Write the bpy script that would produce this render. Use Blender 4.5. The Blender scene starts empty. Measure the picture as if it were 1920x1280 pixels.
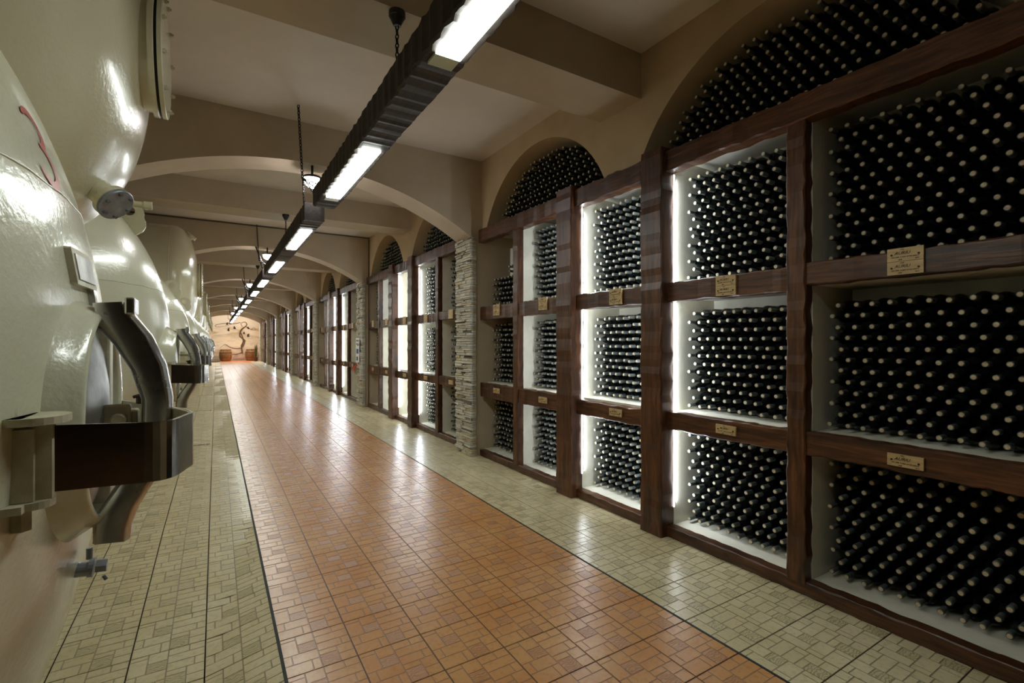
import bpy, math, random
import numpy as np
from mathutils import Vector, Matrix

C = bpy.context.scene.collection
random.seed(7)
RNG = np.random.default_rng(7)
PI = math.pi

# ------------------------------------------------------------------ camera, world, exposure
F = 904.0
YAW = math.atan(555.0 / F)
cd = bpy.data.cameras.new('camera')
cd.sensor_width = 36.0
cd.lens = F / 1920.0 * 36.0
cd.clip_start = 0.02
cd.clip_end = 200
cam = bpy.data.objects.new('camera', cd)
cam.location = (0, 0, 1.5)
cam.rotation_euler = (PI / 2, 0, -YAW)
C.objects.link(cam)
bpy.context.scene.camera = cam

w = bpy.data.worlds.new('world')
bpy.context.scene.world = w
w.use_nodes = True
w.node_tree.nodes['Background'].inputs[0].default_value = (0.9, 0.85, 0.78, 1)
w.node_tree.nodes['Background'].inputs[1].default_value = 0.02
vs = bpy.context.scene.view_settings
vs.view_transform = 'Standard'
vs.look = 'None'
vs.gamma = 1
vs.use_curve_mapping = False
vs.exposure = 0.6

TUBE_E = 22.0      # fluorescent windows in the hanging beams
FLOOD_E = 60.0     # globe lamps under the ribs
LED_E = 4.0
LED_W = 9.5       # watts of each side-firing strip behind a thick post
#       # led strips in the racks


def area(name, loc, rot, sx, sy, e, col=(1, 1, 1)):
    d = bpy.data.lights.new(name, 'AREA')
    d.shape = 'RECTANGLE'
    d.size = sx
    d.size_y = sy
    d.energy = e
    d.color = col
    o = bpy.data.objects.new(name, d)
    o.location = loc
    o.rotation_euler = rot
    C.objects.link(o)
    return o


# ceiling spots over the mural at the far end, and the fluorescent run that goes on behind the photographer
area('mural_light', (1.0, 42.2, 3.6), (-math.radians(38), 0, 0), 3.4, .3, 210, (.93, .96, 1))


# ------------------------------------------------------------------ materials
def srgb(r, g, b):
    f = lambda v: v / 12.92 if v <= .04045 else ((v + .055) / 1.055) ** 2.4
    return (f(r / 255), f(g / 255), f(b / 255), 1)


class NT:
    def __init__(s, name):
        s.m = bpy.data.materials.new(name)
        s.m.use_nodes = True
        s.t = s.m.node_tree
        s.b = s.t.nodes['Principled BSDF']

    def n(s, typ, **kw):
        nd = s.t.nodes.new(typ)
        for k, v in kw.items():
            setattr(nd, k, v)
        return nd

    def l(s, a, b):
        s.t.links.new(a, b)

    def pos(s, scale=(1, 1, 1)):
        g = s.n('ShaderNodeNewGeometry')
        mp = s.n('ShaderNodeMapping')
        mp.inputs['Scale'].default_value = scale
        s.l(g.outputs['Position'], mp.inputs['Vector'])
        return mp.outputs[0]

    def noise(s, scale, vec, detail=4, rough=.5, dist=0):
        nd = s.n('ShaderNodeTexNoise')
        nd.inputs['Scale'].default_value = scale
        nd.inputs['Detail'].default_value = detail
        nd.inputs['Roughness'].default_value = rough
        nd.inputs['Distortion'].default_value = dist
        s.l(vec, nd.inputs['Vector'])
        return nd.outputs['Fac']

    def ramp(s, fac, stops):
        r = s.n('ShaderNodeValToRGB')
        e = r.color_ramp.elements
        while len(e) < len(stops):
            e.new(.5)
        for i, (p, c) in enumerate(stops):
            e[i].position = p
            e[i].color = c
        s.l(fac, r.inputs[0])
        return r.outputs[0]

    def bump(s, h, strength, dist=.01):
        b = s.n('ShaderNodeBump')
        b.inputs['Strength'].default_value = strength
        b.inputs['Distance'].default_value = dist
        s.l(h, b.inputs['Height'])
        s.l(b.outputs[0], s.b.inputs['Normal'])

    def set(s, **kw):
        for k, v in kw.items():
            s.b.inputs[k.replace('_', ' ')].default_value = v


def noisy(name, c1, c2, scale=6, rough=.6, bump=.2, bscale=40, sc=(1, 1, 1), metal=0, bdist=.004, lo=.35, hi=.65, rr=None):
    t = NT(name)
    p = t.pos(sc)
    f = t.noise(scale, p, 5, .6)
    t.l(t.ramp(f, [(lo, c1), (hi, c2)]), t.b.inputs['Base Color'])
    if rr:
        t.l(t.ramp(f, [(lo, (rr[0],) * 3 + (1,)), (hi, (rr[1],) * 3 + (1,))]), t.b.inputs['Roughness'])
    t.set(Roughness=rough, Metallic=metal)
    if bump:
        t.bump(t.noise(bscale, p, 4, .6), bump, bdist)
    return t.m


def emit(name, col, e):
    t = NT(name)
    t.set(Base_Color=col, Roughness=.4)
    t.b.inputs['Emission Color'].default_value = col
    t.b.inputs['Emission Strength'].default_value = e
    return t.m


M = {}
M['wall'] = noisy('wall_plaster', srgb(184, 162, 128), srgb(196, 174, 138), 2, .75, .25, 30)
M['ceil'] = noisy('ceiling_plaster', srgb(218, 208, 196), srgb(226, 216, 204), 2, .8, .12, 25)
M['rib'] = noisy('rib_plaster', srgb(180, 164, 140), srgb(192, 176, 152), 2, .75, .2, 28)
M['niche'] = noisy('niche_plaster', srgb(212, 208, 190), srgb(226, 222, 206), 5, .7, .25, 35)
M['grout'] = noisy('tile_joint', srgb(66, 56, 46), srgb(82, 70, 58), 12, .6, 0)
M['strip'] = noisy('dark_strip', srgb(22, 28, 26), srgb(32, 36, 34), 10, .7, 0)


def tile_mat(name, c1, c2, c3, rough):
    t = NT(name)
    p = t.pos()
    a = t.noise(2.3, p, 2, .5)
    b = t.noise(38, p, 5, .65)
    mx = t.n('ShaderNodeMix', data_type='RGBA')
    t.l(t.ramp(a, [(.35, c1), (.65, c2)]), mx.inputs[6])
    mx.inputs[7].default_value = c3
    r = t.ramp(b, [(.5, (0, 0, 0, 1)), (.78, (.85, .85, .85, 1))])
    t.l(r, mx.inputs[0])
    t.l(mx.outputs[2], t.b.inputs['Base Color'])
    t.set(Roughness=rough)
    t.b.inputs['Specular IOR Level'].default_value = .5
    t.bump(b, .18, .002)
    return t.m


def orn_mat(name, c1, c2, rough):
    t = NT(name)
    p = t.pos()
    wv = t.n('ShaderNodeTexWave', wave_type='RINGS')
    wv.inputs['Scale'].default_value = 22
    wv.inputs['Distortion'].default_value = 9
    wv.inputs['Detail'].default_value = 1
    wv.inputs['Detail Scale'].default_value = 1.4
    t.l(p, wv.inputs['Vector'])
    t.l(t.ramp(wv.outputs['Fac'], [(.15, c2), (.45, c1)]), t.b.inputs['Base Color'])
    t.set(Roughness=rough)
    t.bump(wv.outputs['Fac'], .2, .002)
    return t.m


M['cream'] = tile_mat('cream_tile', srgb(204, 190, 150), srgb(216, 204, 168), srgb(178, 160, 120), .27)
M['cream_orn'] = orn_mat('cream_ornament', srgb(190, 178, 138), srgb(156, 142, 108), .34)
M['orange'] = tile_mat('orange_tile', srgb(196, 138, 84), srgb(204, 156, 104), srgb(178, 110, 60), .27)
M['orange_orn'] = orn_mat('orange_ornament', srgb(186, 134, 88), srgb(158, 110, 72), .32)
M['ogrout'] = noisy('orange_tile_joint', srgb(62, 42, 32), srgb(76, 54, 42), 12, .5, 0)
M['ojoint'] = noisy('orange_paver_joint', srgb(146, 108, 80), srgb(162, 122, 92), 12, .4, 0)
M['cjoint'] = noisy('cream_paver_joint', srgb(138, 126, 100), srgb(150, 138, 110), 12, .4, 0)


def wood(name, sc, dark, mid, light, rough=.35):
    t = NT(name)
    p = t.pos(sc)
    f = t.noise(3.2, p, 7, .62, .6)
    g = t.noise(1.2, t.pos(), 3, .5)
    mm = t.n('ShaderNodeMath', operation='ADD')
    t.l(f, mm.inputs[0])
    g2 = t.n('ShaderNodeMath', operation='MULTIPLY_ADD')
    g2.inputs[1].default_value = .5
    g2.inputs[2].default_value = -.25
    t.l(g, g2.inputs[0])
    t.l(g2.outputs[0], mm.inputs[1])
    t.l(t.ramp(mm.outputs[0], [(.3, dark), (.52, mid), (.75, light)]), t.b.inputs['Base Color'])
    t.set(Roughness=rough)
    t.bump(f, .35, .004)
    return t.m


WD = (srgb(38, 21, 13), srgb(78, 48, 29), srgb(116, 74, 44))
M['wood_y'] = wood('stained_timber_along', (9, 1, 12), *WD)
M['wood_z'] = wood('stained_timber_upright', (9, 9, 1), *WD)
M['lampwood'] = wood('lamp_timber', (10, 1, 10), srgb(30, 25, 22), srgb(50, 43, 38), srgb(66, 57, 50), .65)
M['barrel'] = wood('barrel_oak', (6, 6, 1), srgb(96, 66, 34), srgb(136, 96, 52), srgb(160, 118, 68), .4)
M['hoop'] = noisy('barrel_hoop', srgb(70, 46, 30), srgb(88, 60, 40), 9, .5, 0)
M['plaque'] = noisy('pale_plaque_wood', srgb(178, 150, 100), srgb(200, 172, 122), 8, .5, .1, 40, (30, 1, 8))
M['ink'] = noisy('burnt_ink', srgb(48, 28, 18), srgb(58, 36, 22), 9, .6, 0)
M['nail'] = noisy('nail_head', srgb(40, 30, 24), srgb(60, 46, 36), 9, .5, 0, metal=.6)


def paint_mat(name, c1, c2, rough=.22, bump=.22):
    t = NT(name)
    p = t.pos()
    a = t.noise(3, p, 3, .5)
    t.l(t.ramp(a, [(.35, c1), (.65, c2)]), t.b.inputs['Base Color'])
    t.set(Roughness=rough)
    t.b.inputs['Coat Weight'].default_value = .4
    t.b.inputs['Coat Roughness'].default_value = .12
    t.bump(t.noise(60, p, 3, .55), bump, .006)
    return t.m


M['tank'] = paint_mat('tank_enamel', srgb(214, 212, 184), srgb(222, 220, 196))
M['tank2'] = paint_mat('upper_tank_enamel', srgb(206, 198, 166), srgb(214, 208, 178))
M['bracket'] = noisy('worn_cream_metal', srgb(176, 168, 136), srgb(214, 208, 182), 14, .45, .4, 30)
M['red'] = noisy('red_paint', srgb(176, 60, 48), srgb(190, 76, 62), 9, .35, 0)


def steel(name, c, rough, bs=.1):
    t = NT(name)
    p = t.pos()
    a = t.noise(9, p, 5, .6)
    t.l(t.ramp(a, [(.3, tuple(x * .6 for x in c[:3]) + (1,)), (.65, c)]), t.b.inputs['Base Color'])
    t.l(t.ramp(a, [(.3, (rough * 1.9,) * 3 + (1,)), (.7, (rough,) * 3 + (1,))]), t.b.inputs['Roughness'])
    t.set(Metallic=1.0)
    t.bump(t.noise(18, p, 3, .5), bs, .004)
    return t.m


M['steel'] = steel('polished_steel', srgb(190, 190, 190), .1)
M['steel_arm'] = steel('worn_polished_steel', srgb(220, 220, 218), .17)
M['door'] = steel('door_steel', srgb(205, 205, 200), .3)
M['blank'] = noisy('blank_steel', srgb(120, 126, 136), srgb(156, 162, 172), 16, .35, .1, 30, metal=.55)
M['bolt'] = noisy('bolt_steel', srgb(96, 100, 104), srgb(130, 134, 138), 30, .4, 0, metal=.5)
M['gasket'] = noisy('black_rubber', srgb(14, 14, 14), srgb(20, 20, 20), 9, .6, 0)
M['black'] = noisy('black_plastic', srgb(20, 20, 22), srgb(28, 28, 30), 9, .35, 0)
M['chain'] = noisy('dark_chain', srgb(40, 34, 32), srgb(60, 52, 48), 20, .4, 0, metal=.7)
M['cable'] = noisy('dark_cable', srgb(36, 28, 22), srgb(44, 36, 30), 20, .5, 0)
M['conduit'] = noisy('grey_brown_conduit', srgb(84, 70, 52), srgb(94, 80, 62), 20, .5, 0)


def glass_mat():
    t = NT('bottle_glass')
    p = t.pos()
    a = t.noise(11, p, 4, .6)
    t.l(t.ramp(a, [(.35, srgb(12, 16, 13)), (.6, srgb(26, 30, 27)), (.8, srgb(60, 62, 60))]), t.b.inputs['Base Color'])
    t.l(t.ramp(a, [(.4, (.12,) * 3 + (1,)), (.8, (.45,) * 3 + (1,))]), t.b.inputs['Roughness'])
    t.b.inputs['Specular IOR Level'].default_value = .5
    return t.m


M['glass'] = glass_mat()
M['foil'] = noisy('dusty_dark_foil', srgb(62, 68, 64), srgb(104, 108, 104), 25, .42, 0)
M['cork'] = noisy('pale_cork_end', srgb(178, 156, 120), srgb(212, 194, 160), 60, .6, 0)
M['tube'] = emit('lamp_window_lit', (.93, 1, .94, 1), TUBE_E)
M['tube_end'] = noisy('lamp_window_end', srgb(176, 180, 140), srgb(196, 198, 160), 5, .3, 0)
M['flood'] = emit('globe_lit', (1, .97, .98, 1), FLOOD_E)
M['led'] = emit('led_lit', (.95, .98, 1, 1), LED_E)
M['stone_a'] = noisy('ledge_stone_pale', srgb(190, 186, 168), srgb(214, 210, 194), 14, .8, .5, 60, (1, 1, 3))
M['stone_b'] = noisy('ledge_stone_grey', srgb(164, 160, 148), srgb(198, 194, 178), 14, .8, .5, 60, (1, 1, 3))
M['stone_c'] = noisy('ledge_stone_ochre', srgb(172, 156, 124), srgb(202, 188, 156), 14, .8, .5, 60, (1, 1, 3))
M['mortar'] = noisy('dark_mortar', srgb(96, 90, 76), srgb(116, 108, 92), 12, .9, .2, 30)
M['white'] = noisy('white_card', srgb(222, 222, 216), srgb(232, 232, 226), 8, .6, 0)
M['blue'] = noisy('blue_sign', srgb(60, 84, 130), srgb(70, 94, 140), 8, .6, 0)
M['signred'] = noisy('red_tool', srgb(190, 50, 36), srgb(200, 60, 46), 8, .5, 0)
M['vine'] = noisy('vine_dark', srgb(84, 62, 42), srgb(110, 84, 58), 12, .7, 0)
M['grape'] = noisy('grape_dark', srgb(60, 50, 46), srgb(80, 66, 58), 12, .5, 0)
M['leaf'] = noisy('dull_leaf', srgb(70, 74, 42), srgb(98, 96, 58), 12, .7, 0)


def mural_mat():
    t = NT('mural_paint')
    g = t.n('ShaderNodeNewGeometry')
    sp = t.n('ShaderNodeSeparateXYZ')
    t.l(g.outputs['Position'], sp.inputs[0])
    nz = t.noise(1.0, t.pos((.6, 1, 2.2)), 6, .62, .5)
    a = t.n('ShaderNodeMath', operation='MULTIPLY_ADD')
    a.inputs[1].default_value = .22
    t.l(sp.outputs[2], a.inputs[0])
    b = t.n('ShaderNodeMath', operation='MULTIPLY_ADD')
    b.inputs[1].default_value = .75
    b.inputs[2].default_value = -.38
    t.l(nz, b.inputs[0])
    t.l(b.outputs[0], a.inputs[2])
    t.l(t.ramp(a.outputs[0], [(.02, srgb(150, 126, 104)), (.14, srgb(200, 176, 146)), (.3, srgb(224, 204, 174)),
                              (.42, srgb(198, 182, 156)), (.5, srgb(238, 226, 206)), (.62, srgb(248, 244, 238))]),
        t.b.inputs['Base Color'])
    t.set(Roughness=.8)
    return t.m


M['mural'] = mural_mat()
M['endfloor'] = noisy('terracotta_floor', srgb(190, 104, 56), srgb(206, 124, 74), 5, .35, 0)


# ------------------------------------------------------------------ mesh helpers
def tag(o, label=None, cat=None, group=None, kind=None):
    if label: o['label'] = label
    if cat: o['category'] = cat
    if group: o['group'] = group
    if kind: o['kind'] = kind
    return o


def wloc(o):
    v = Vector((0, 0, 0))
    while o:
        v += o.location
        o = o.parent
    return v


class MB:
    def __init__(s):
        s.v = []
        s.f = []
        s.mi = []
        s.sm = []

    def add(s, vs_, fs, mi=0, smooth=False):
        n = len(s.v)
        s.v += [tuple(p) for p in vs_]
        for f in fs:
            s.f.append([i + n for i in f])
            s.mi.append(mi)
            s.sm.append(smooth)

    def box(s, x0, x1, y0, y1, z0, z1, mi=0):
        s.add([(x0, y0, z0), (x1, y0, z0), (x1, y1, z0), (x0, y1, z0), (x0, y0, z1), (x1, y0, z1), (x1, y1, z1), (x0, y1, z1)],
              [(0, 3, 2, 1), (4, 5, 6, 7), (0, 1, 5, 4), (1, 2, 6, 5), (2, 3, 7, 6), (3, 0, 4, 7)], mi)

    def tube(s, pts, r, seg=8, mi=0, cap=True):
        pts = [Vector(p) for p in pts]
        rings = []
        rr = r if isinstance(r, (list, tuple)) else [r] * len(pts)
        up = None
        for i, p in enumerate(pts):
            d = (pts[min(i + 1, len(pts) - 1)] - pts[max(i - 1, 0)]).normalized()
            if up is None:
                up = d.orthogonal().normalized()
            up = (up - d * up.dot(d)).normalized()
            sd = d.cross(up)
            rings.append([p + (up * math.cos(2 * PI * k / seg) + sd * math.sin(2 * PI * k / seg)) * rr[i] for k in range(seg)])
        s.loft(rings, mi, cap)

    def loft(s, rings, mi=0, cap=True, closed=True, smooth=True):
        n = len(rings[0])
        vs_ = [p for r in rings for p in r]
        fs = []
        for i in range(len(rings) - 1):
            for k in range(n if closed else n - 1):
                k2 = (k + 1) % n
                fs.append((i * n + k, i * n + k2, (i + 1) * n + k2, (i + 1) * n + k))
        s.add(vs_, fs, mi, smooth)
        if cap:
            s.add(rings[0], [list(range(n))[::-1]], mi)
            s.add(rings[-1], [list(range(n))], mi)

    def disc(s, c, n, r, t, seg=20, mi=0, bev=0):
        """short cylinder centred at c, facing along n"""
        n = Vector(n).normalized()
        c = Vector(c)
        prof = [(-t / 2, r), (t / 2 - bev, r), (t / 2, r - bev)] if bev else [(-t / 2, r), (t / 2, r)]
        up = n.orthogonal().normalized()
        sd = n.cross(up)
        rings = [[c + n * h + (up * math.cos(2 * PI * k / seg) + sd * math.sin(2 * PI * k / seg)) * q for k in range(seg)] for h, q in prof]
        s.loft(rings, mi, True, smooth=False)

    def mesh(s, name, mats):
        me = bpy.data.meshes.new(name)
        me.from_pydata(s.v, [], s.f)
        for m in (mats if isinstance(mats, (list, tuple)) else [mats]):
            me.materials.append(M[m] if isinstance(m, str) else m)
        me.polygons.foreach_set('material_index', s.mi)
        me.polygons.foreach_set('use_smooth', s.sm)
        me.update()
        return me

    def build(s, name, mats, parent=None, origin=None):
        a = np.array(s.v)
        if origin is None:
            mn, mx = a.min(0), a.max(0)
            origin = ((mn[0] + mx[0]) / 2, (mn[1] + mx[1]) / 2, mn[2])
        origin = Vector(origin)
        s.v = (a - np.array(origin)).tolist()
        me = s.mesh(name, mats)
        o = bpy.data.objects.new(name, me)
        o.location = origin - (wloc(parent) if parent else Vector((0, 0, 0)))
        o.parent = parent
        C.objects.link(o)
        return o


def empty(name, loc, label=None, cat=None, group=None, kind=None):
    o = bpy.data.objects.new(name, None)
    o.empty_display_size = .1
    o.location = loc
    C.objects.link(o)
    return tag(o, label, cat, group, kind)


def copy_tree(o, parent=None):
    c = o.copy()
    C.objects.link(c)
    c.parent = parent
    for ch in list(o.children):
        copy_tree(ch, c)
    return c


def hewn(mb, axis, a0, a1, u0, u1, v0, v1, amp=.005, ch=.008, step=.055, seed=0, mi=0, wave=.0, wl=.16):
    """hand-hewn timber along axis (1=Y, 2=Z); u is X, v is the remaining axis"""
    rr = np.random.default_rng(seed)
    n = max(3, int((a1 - a0) / step) + 1)
    rings = []
    ph = rr.random(8) * 6.28
    for i in range(n + 1):
        t = a0 + (a1 - a0) * i / n
        c = [ch * (.4 + 1.1 * rr.random()) for _ in range(4)]
        j = [(rr.random() - .5) * 2 * amp for _ in range(4)]
        wv = [wave * abs(math.sin(PI * t / wl + ph[k])) for k in range(4)]
        U0 = u0 + j[0]
        U1 = u1
        V0 = v0 + j[2] * .7 + wv[0] * .5
        V1 = v1 - j[3] * .7 - wv[1] * .5
        U0 = u0 + j[0] * .5 + wv[2] * .6
        U1 = u1 - wv[3] * .6
        P8 = [(U0 + c[0], V0), (U1 - c[1], V0), (U1, V0 + c[1]), (U1, V1 - c[2]), (U1 - c[2], V1), (U0 + c[3], V1), (U0, V1 - c[3]), (U0, V0 + c[0])]
        rings.append([(u, t, v) if axis == 1 else (u, v, t) for u, v in P8])
    mb.loft(rings, mi, True, smooth=False)


# ------------------------------------------------------------------ layout numbers
OFF = [0, 5.5, 11.5, 17.5, 23.5, 29.4, 35.3]      # bay offsets
PN, PF = 5.65, 6.08                                # pilaster faces of a bay
ZC = 3.88                                          # ceiling
YEND = 44.0
XW = 3.0
XL = -4.6
Y0 = -15.0
ZB = 2.955                                         # top of rack
ARCH = [(4.40, 2.45, 1.23), (1.74, 2.45, 1.23)]    # niches over the racks (y, z, r)
EX = .265                                          # left edge of the orange strip
RX = 2.145

# ------------------------------------------------------------------ floor
RID = [-15.3, .9, 4.7, 7.0, 12.0, 15.6, 18.8, 22.4, 26, 29.6, 33.2, 36.8, 40.4, 44.0]
DRN = [-1.2, 2.5, None, 8.7, 12.95, 16.6, 19.9, 23.5, 27.1, 30.7, 34.3, 37.9, 41.5]
DEP = .07
XA = -.06


def fh(x, y):
    """height of the sloping cream floor left of the orange strip"""
    if x >= EX or y >= RID[-1]:
        return 0.0
    i = 0
    while i < len(DRN) - 1 and y > RID[i + 1]:
        i += 1
    d = DRN[i]
    if d is None:
        return 0.0
    r0, r1 = RID[i], RID[i + 1]
    hv = -DEP * ((y - r0) / (d - r0) if y < d else (r1 - y) / (r1 - d))
    if x <= XA:
        return hv
    # three facets between the strip edge and the drain
    s = (EX - x) / (EX - XA)
    h1 = -DEP * s
    return max(h1, hv)


floor = empty('floor', (0, 0, 0), kind='structure')
mb = MB()
mb.box(EX - .002, XW + .05, Y0, 41.4, -.05, -.003)
mb.build('floor_base', 'ogrout', floor)
mb = MB()
xs = [XL, -1.2, -.6, XA, .1, EX]
ys = sorted(set([Y0 + .3 * i for i in range(int((YEND - Y0) / .3) + 1)] + [r for r in RID if r > Y0] + [d for d in DRN if d]))
rows = [[(x, y, fh(x, y) - (.03 if x < EX - .001 else .006)) for x in xs] for y in ys]
mb.loft(rows, 0, False, False, False)
mb.build('floor_base', 'grout', floor)
mb = MB()
mb.box(EX, XW + .1, 41.4, YEND, -.05, .0)
mb.build('floor_end', 'endfloor', floor)
for x in (EX, RX):
    mb = MB()
    mb.box(x - .007, x + .007, Y0, 41.4, -.004, .0015)
    mb.build('divider_strip', 'strip', floor)

TS = .311
PAV = [(0, 0, .38, .26, 0), (.38, 0, .5, .26, 0), (0, .26, .13, .5, 0), (.13, .26, .5, .5, 0), (0, .5, .24, .9, 0), (0, .9, .24, 1, 0),
       (.24, .5, .5, .74, 1), (.24, .74, .5, 1, 0), (.5, 0, .76, .3, 1), (.5, .3, .76, .42, 0), (.76, 0, 1, .2, 0), (.76, .2, 1, .42, 0), (.5, .42, .86, .62, 0),
       (.86, .42, 1, .62, 0), (.5, .62, 1, .82, 0), (.5, .82, .78, 1, 0), (.78, .82, 1, 1, 0)]


def tile_geo(mb, cx, cy, ty, detail=True, x0=None, x1=None, tilt=None, w_=TS, local=False):
    """one tile: its moulded pavers with recessed joints"""
    hx, hy = w_ / 2, ty / 2
    ox, oy = (0, 0) if local else (cx, cy)

    def tr(x, y, z):
        if tilt == 'slope':
            return (ox + x, oy + y, fh(cx + x, cy + y) + z)
        return (cx + x, cy + y, z)
    pav = PAV if detail else [(0, 0, 1, 1, 0)]
    e = .0026
    if detail and not tilt:
        mb.add([tr(-hx + e, -hy + e, -.001), tr(hx - e, -hy + e, -.001), tr(hx - e, hy - e, -.001), tr(-hx + e, hy - e, -.001)], [(0, 1, 2, 3)], 2)
    for (a, b, c, d, o) in pav:
        g = .0019
        px0 = -hx + a * w_ + (e if a == 0 else g)
        px1 = -hx + c * w_ - (e if c == 1 else g)
        py0 = -hy + b * ty + (e if b == 0 else g)
        py1 = -hy + d * ty - (e if d == 1 else g)
        q = .0012
        if detail and tilt:
            qa, qb, qc, qd = max(-hx + a * w_, -hx + e), min(-hx + c * w_, hx - e), max(-hy + b * ty, -hy + e), min(-hy + d * ty, hy - e)
            mb.add([tr(qa, qc, -.0012), tr(qb, qc, -.0012), tr(qb, qd, -.0012), tr(qa, qd, -.0012)], [(0, 1, 2, 3)], 2)
        vs_ = [tr(px0, py0, -.003), tr(px1, py0, -.003), tr(px1, py1, -.003), tr(px0, py1, -.003),
               tr(px0 + q, py0 + q, 0), tr(px1 - q, py0 + q, 0), tr(px1 - q, py1 - q, 0), tr(px0 + q, py1 - q, 0)]
        mb.add(vs_, [(4, 5, 6, 7), (0, 1, 5, 4), (1, 2, 6, 5), (2, 3, 7, 6), (3, 0, 4, 7)], o)


def mk_tile_mesh(name, mats, w_):
    mb = MB()
    tile_geo(mb, 0, 0, .314, True, w_=w_)
    return mb.mesh(name, mats)


TY = .314
t_or = mk_tile_mesh('orange_floor_tile', ['orange', 'orange_orn', 'ojoint'], .3133)
t_cr = mk_tile_mesh('cream_floor_tile', ['cream', 'cream_orn', 'cjoint'], TS)
t_crr = mk_tile_mesh('cream_floor_tile_right', ['cream', 'cream_orn', 'cjoint'], .29)
tiles = []
ny = int((41.4 + 3.145) / TY) + 12
for j in range(ny):
    y = -3.145 + TY * (j - 12)
    for i in range(6):
        tiles.append((EX + .3133 * (i + .5), y, 'o', .3133))
    for i in range(3):
        tiles.append((RX + .29 * (i + .5) + .002, y, 'r', .29))
    for i in range(5):
        tiles.append((EX - TS * (i + .5), y, 'l', TS))


def inview(x, y):
    D = x * math.sin(YAW) + y * math.cos(YAW)
    if D < .5: return False
    u = F * (x * math.cos(YAW) - y * math.sin(YAW)) / D
    v = F * 1.5 / D
    return abs(u) < 1010 and v < 700


tiles.sort(key=lambda t: (not inview(t[0], t[1]), t[0] ** 2 + t[1] ** 2))
single = tiles[:300]
rest = {'o': MB(), 'c': MB()}
for k, (x, y, ty_, w_) in enumerate(tiles):
    if ty_ == 'l':
        tl = 'slope'
    else:
        tl = None
    if k < 300:
        me_ = {'o': t_or, 'r': t_crr, 'l': t_cr}[ty_]
        if tl:
            tm = MB()
            tile_geo(tm, x, y, TY, True, tilt=tl, w_=w_, local=True)
            me_ = tm.mesh('cream_floor_tile', ['cream', 'cream_orn', 'cjoint'])
        o = bpy.data.objects.new('floor_tile', me_)
        o.location = (x, y, 0)
        o.parent = floor
        C.objects.link(o)
    else:
        tile_geo(rest['o' if ty_ == 'o' else 'c'], x, y, TY, y < 22, tilt=tl, w_=w_)
for n_, a in (('o', ['orange', 'orange_orn', 'ojoint']), ('c', ['cream', 'cream_orn', 'cjoint'])):
    o = rest[n_].build('floor_tiles', a, floor)
    o['kind'] = 'stuff'
for d in DRN:
    if d and d > 3:
        mb = MB()
        z = -DEP
        mb.box(-.42, -.08, d - .04, d + .04, z - .0, z + .004, 0)
        for q in range(9):
            mb.box(-.41 + q * .036, -.394 + q * .036, d - .032, d + .032, z + .004, z + .009, 0)
        tag(mb.build('floor_drain', 'steel'), ('steel slot drain in the sloping cream floor, nearest the camera' if d < 9 else 'steel slot drain in the sloping cream floor, farther down the tank side'), 'drain', 'slot drains along the tank side')

# ------------------------------------------------------------------ ceiling, walls
mb = MB()
mb.box(XL, XW + .6, Y0, YEND + .1, ZC, ZC + .1)
tag(mb.build('ceiling', 'ceil'), kind='structure')
mb = MB()
mb.box(XL - .1, XL, Y0, YEND, -.1, ZC)
tag(mb.build('wall_left', 'wall'), kind='structure')
mb = MB()
mb.box(XL, XW + .6, Y0 - .1, Y0, -.1, ZC)
tag(mb.build('wall_back', 'wall'), kind='structure')
mb = MB()
mb.box(XL, XW + .6, YEND, YEND + .1, -.1, ZC)
tag(mb.build('wall_front', 'mural'), kind='structure')

# right wall: face above the racks pierced by the arched niches
wall = empty('wall_right', (XW, 20, 0), kind='structure')


def wall_piece(y0, y1, arches):
    mb = MB()
    ys = set([y0, y1])
    for (cy, cz, r) in arches:
        hw = math.sqrt(r * r - (ZB - cz) ** 2)
        for k in range(33):
            a = PI * k / 32
            ys.add(round(cy - hw * math.cos(a), 4))
    ys = sorted(y for y in ys if y0 <= y <= y1)

    def low(y):
        z = ZB - .03
        for (cy, cz, r) in arches:
            q = r * r - (y - cy) ** 2
            if q > 0:
                z = max(z, cz + math.sqrt(q))
        return z
    lo = [low(y) for y in ys]
    mb.loft([[(XW, y, z) for y, z in zip(ys, lo)], [(XW, y, ZC) for y in ys]], 0, False, False, False)
    mb.loft([[(XW, y, z) for y, z in zip(ys, lo)], [(XW + .52, y, z) for y, z in zip(ys, lo)]], 0, False, False, True)
    o = mb.build('wall_face', 'wall', wall)
    return o


for k, of in enumerate(OFF):
    ya = of + .45 if k else Y0
    if k == 0:
        wall_piece(Y0, PN, ARCH)
    else:
        wall_piece(OFF[k - 1] + PF, of + PN, [(a + of, b, r) for a, b, r in ARCH])
wall_piece(OFF[-1] + PF, YEND, [])
mb = MB()
mb.box(XW + .52, XW + .6, Y0, YEND, -.05, ZC)
mb.build('niche_back', 'niche', wall)
mb = MB()
mb.box(XW, XW + .5, OFF[-1] + PF, YEND, 0, ZB)
mb.box(XW, XW + .5, Y0, .35, 0, ZB)
mb.build('wall_face', 'wall', wall)
mb = MB()
mb.box(XW + .02, XW + .53, .36, OFF[-1] + PN, ZB - .045, ZB - .002)
mb.build('niche_sill', 'niche', wall)

# ribs with segmental arches, pilasters, mid beams
RR = 3.685


def archz(x):
    if x < -1.15 or x > 2.85:
        return 2.86
    return 3.45 - (RR - math.sqrt(RR * RR - (x - .85) ** 2))


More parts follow.
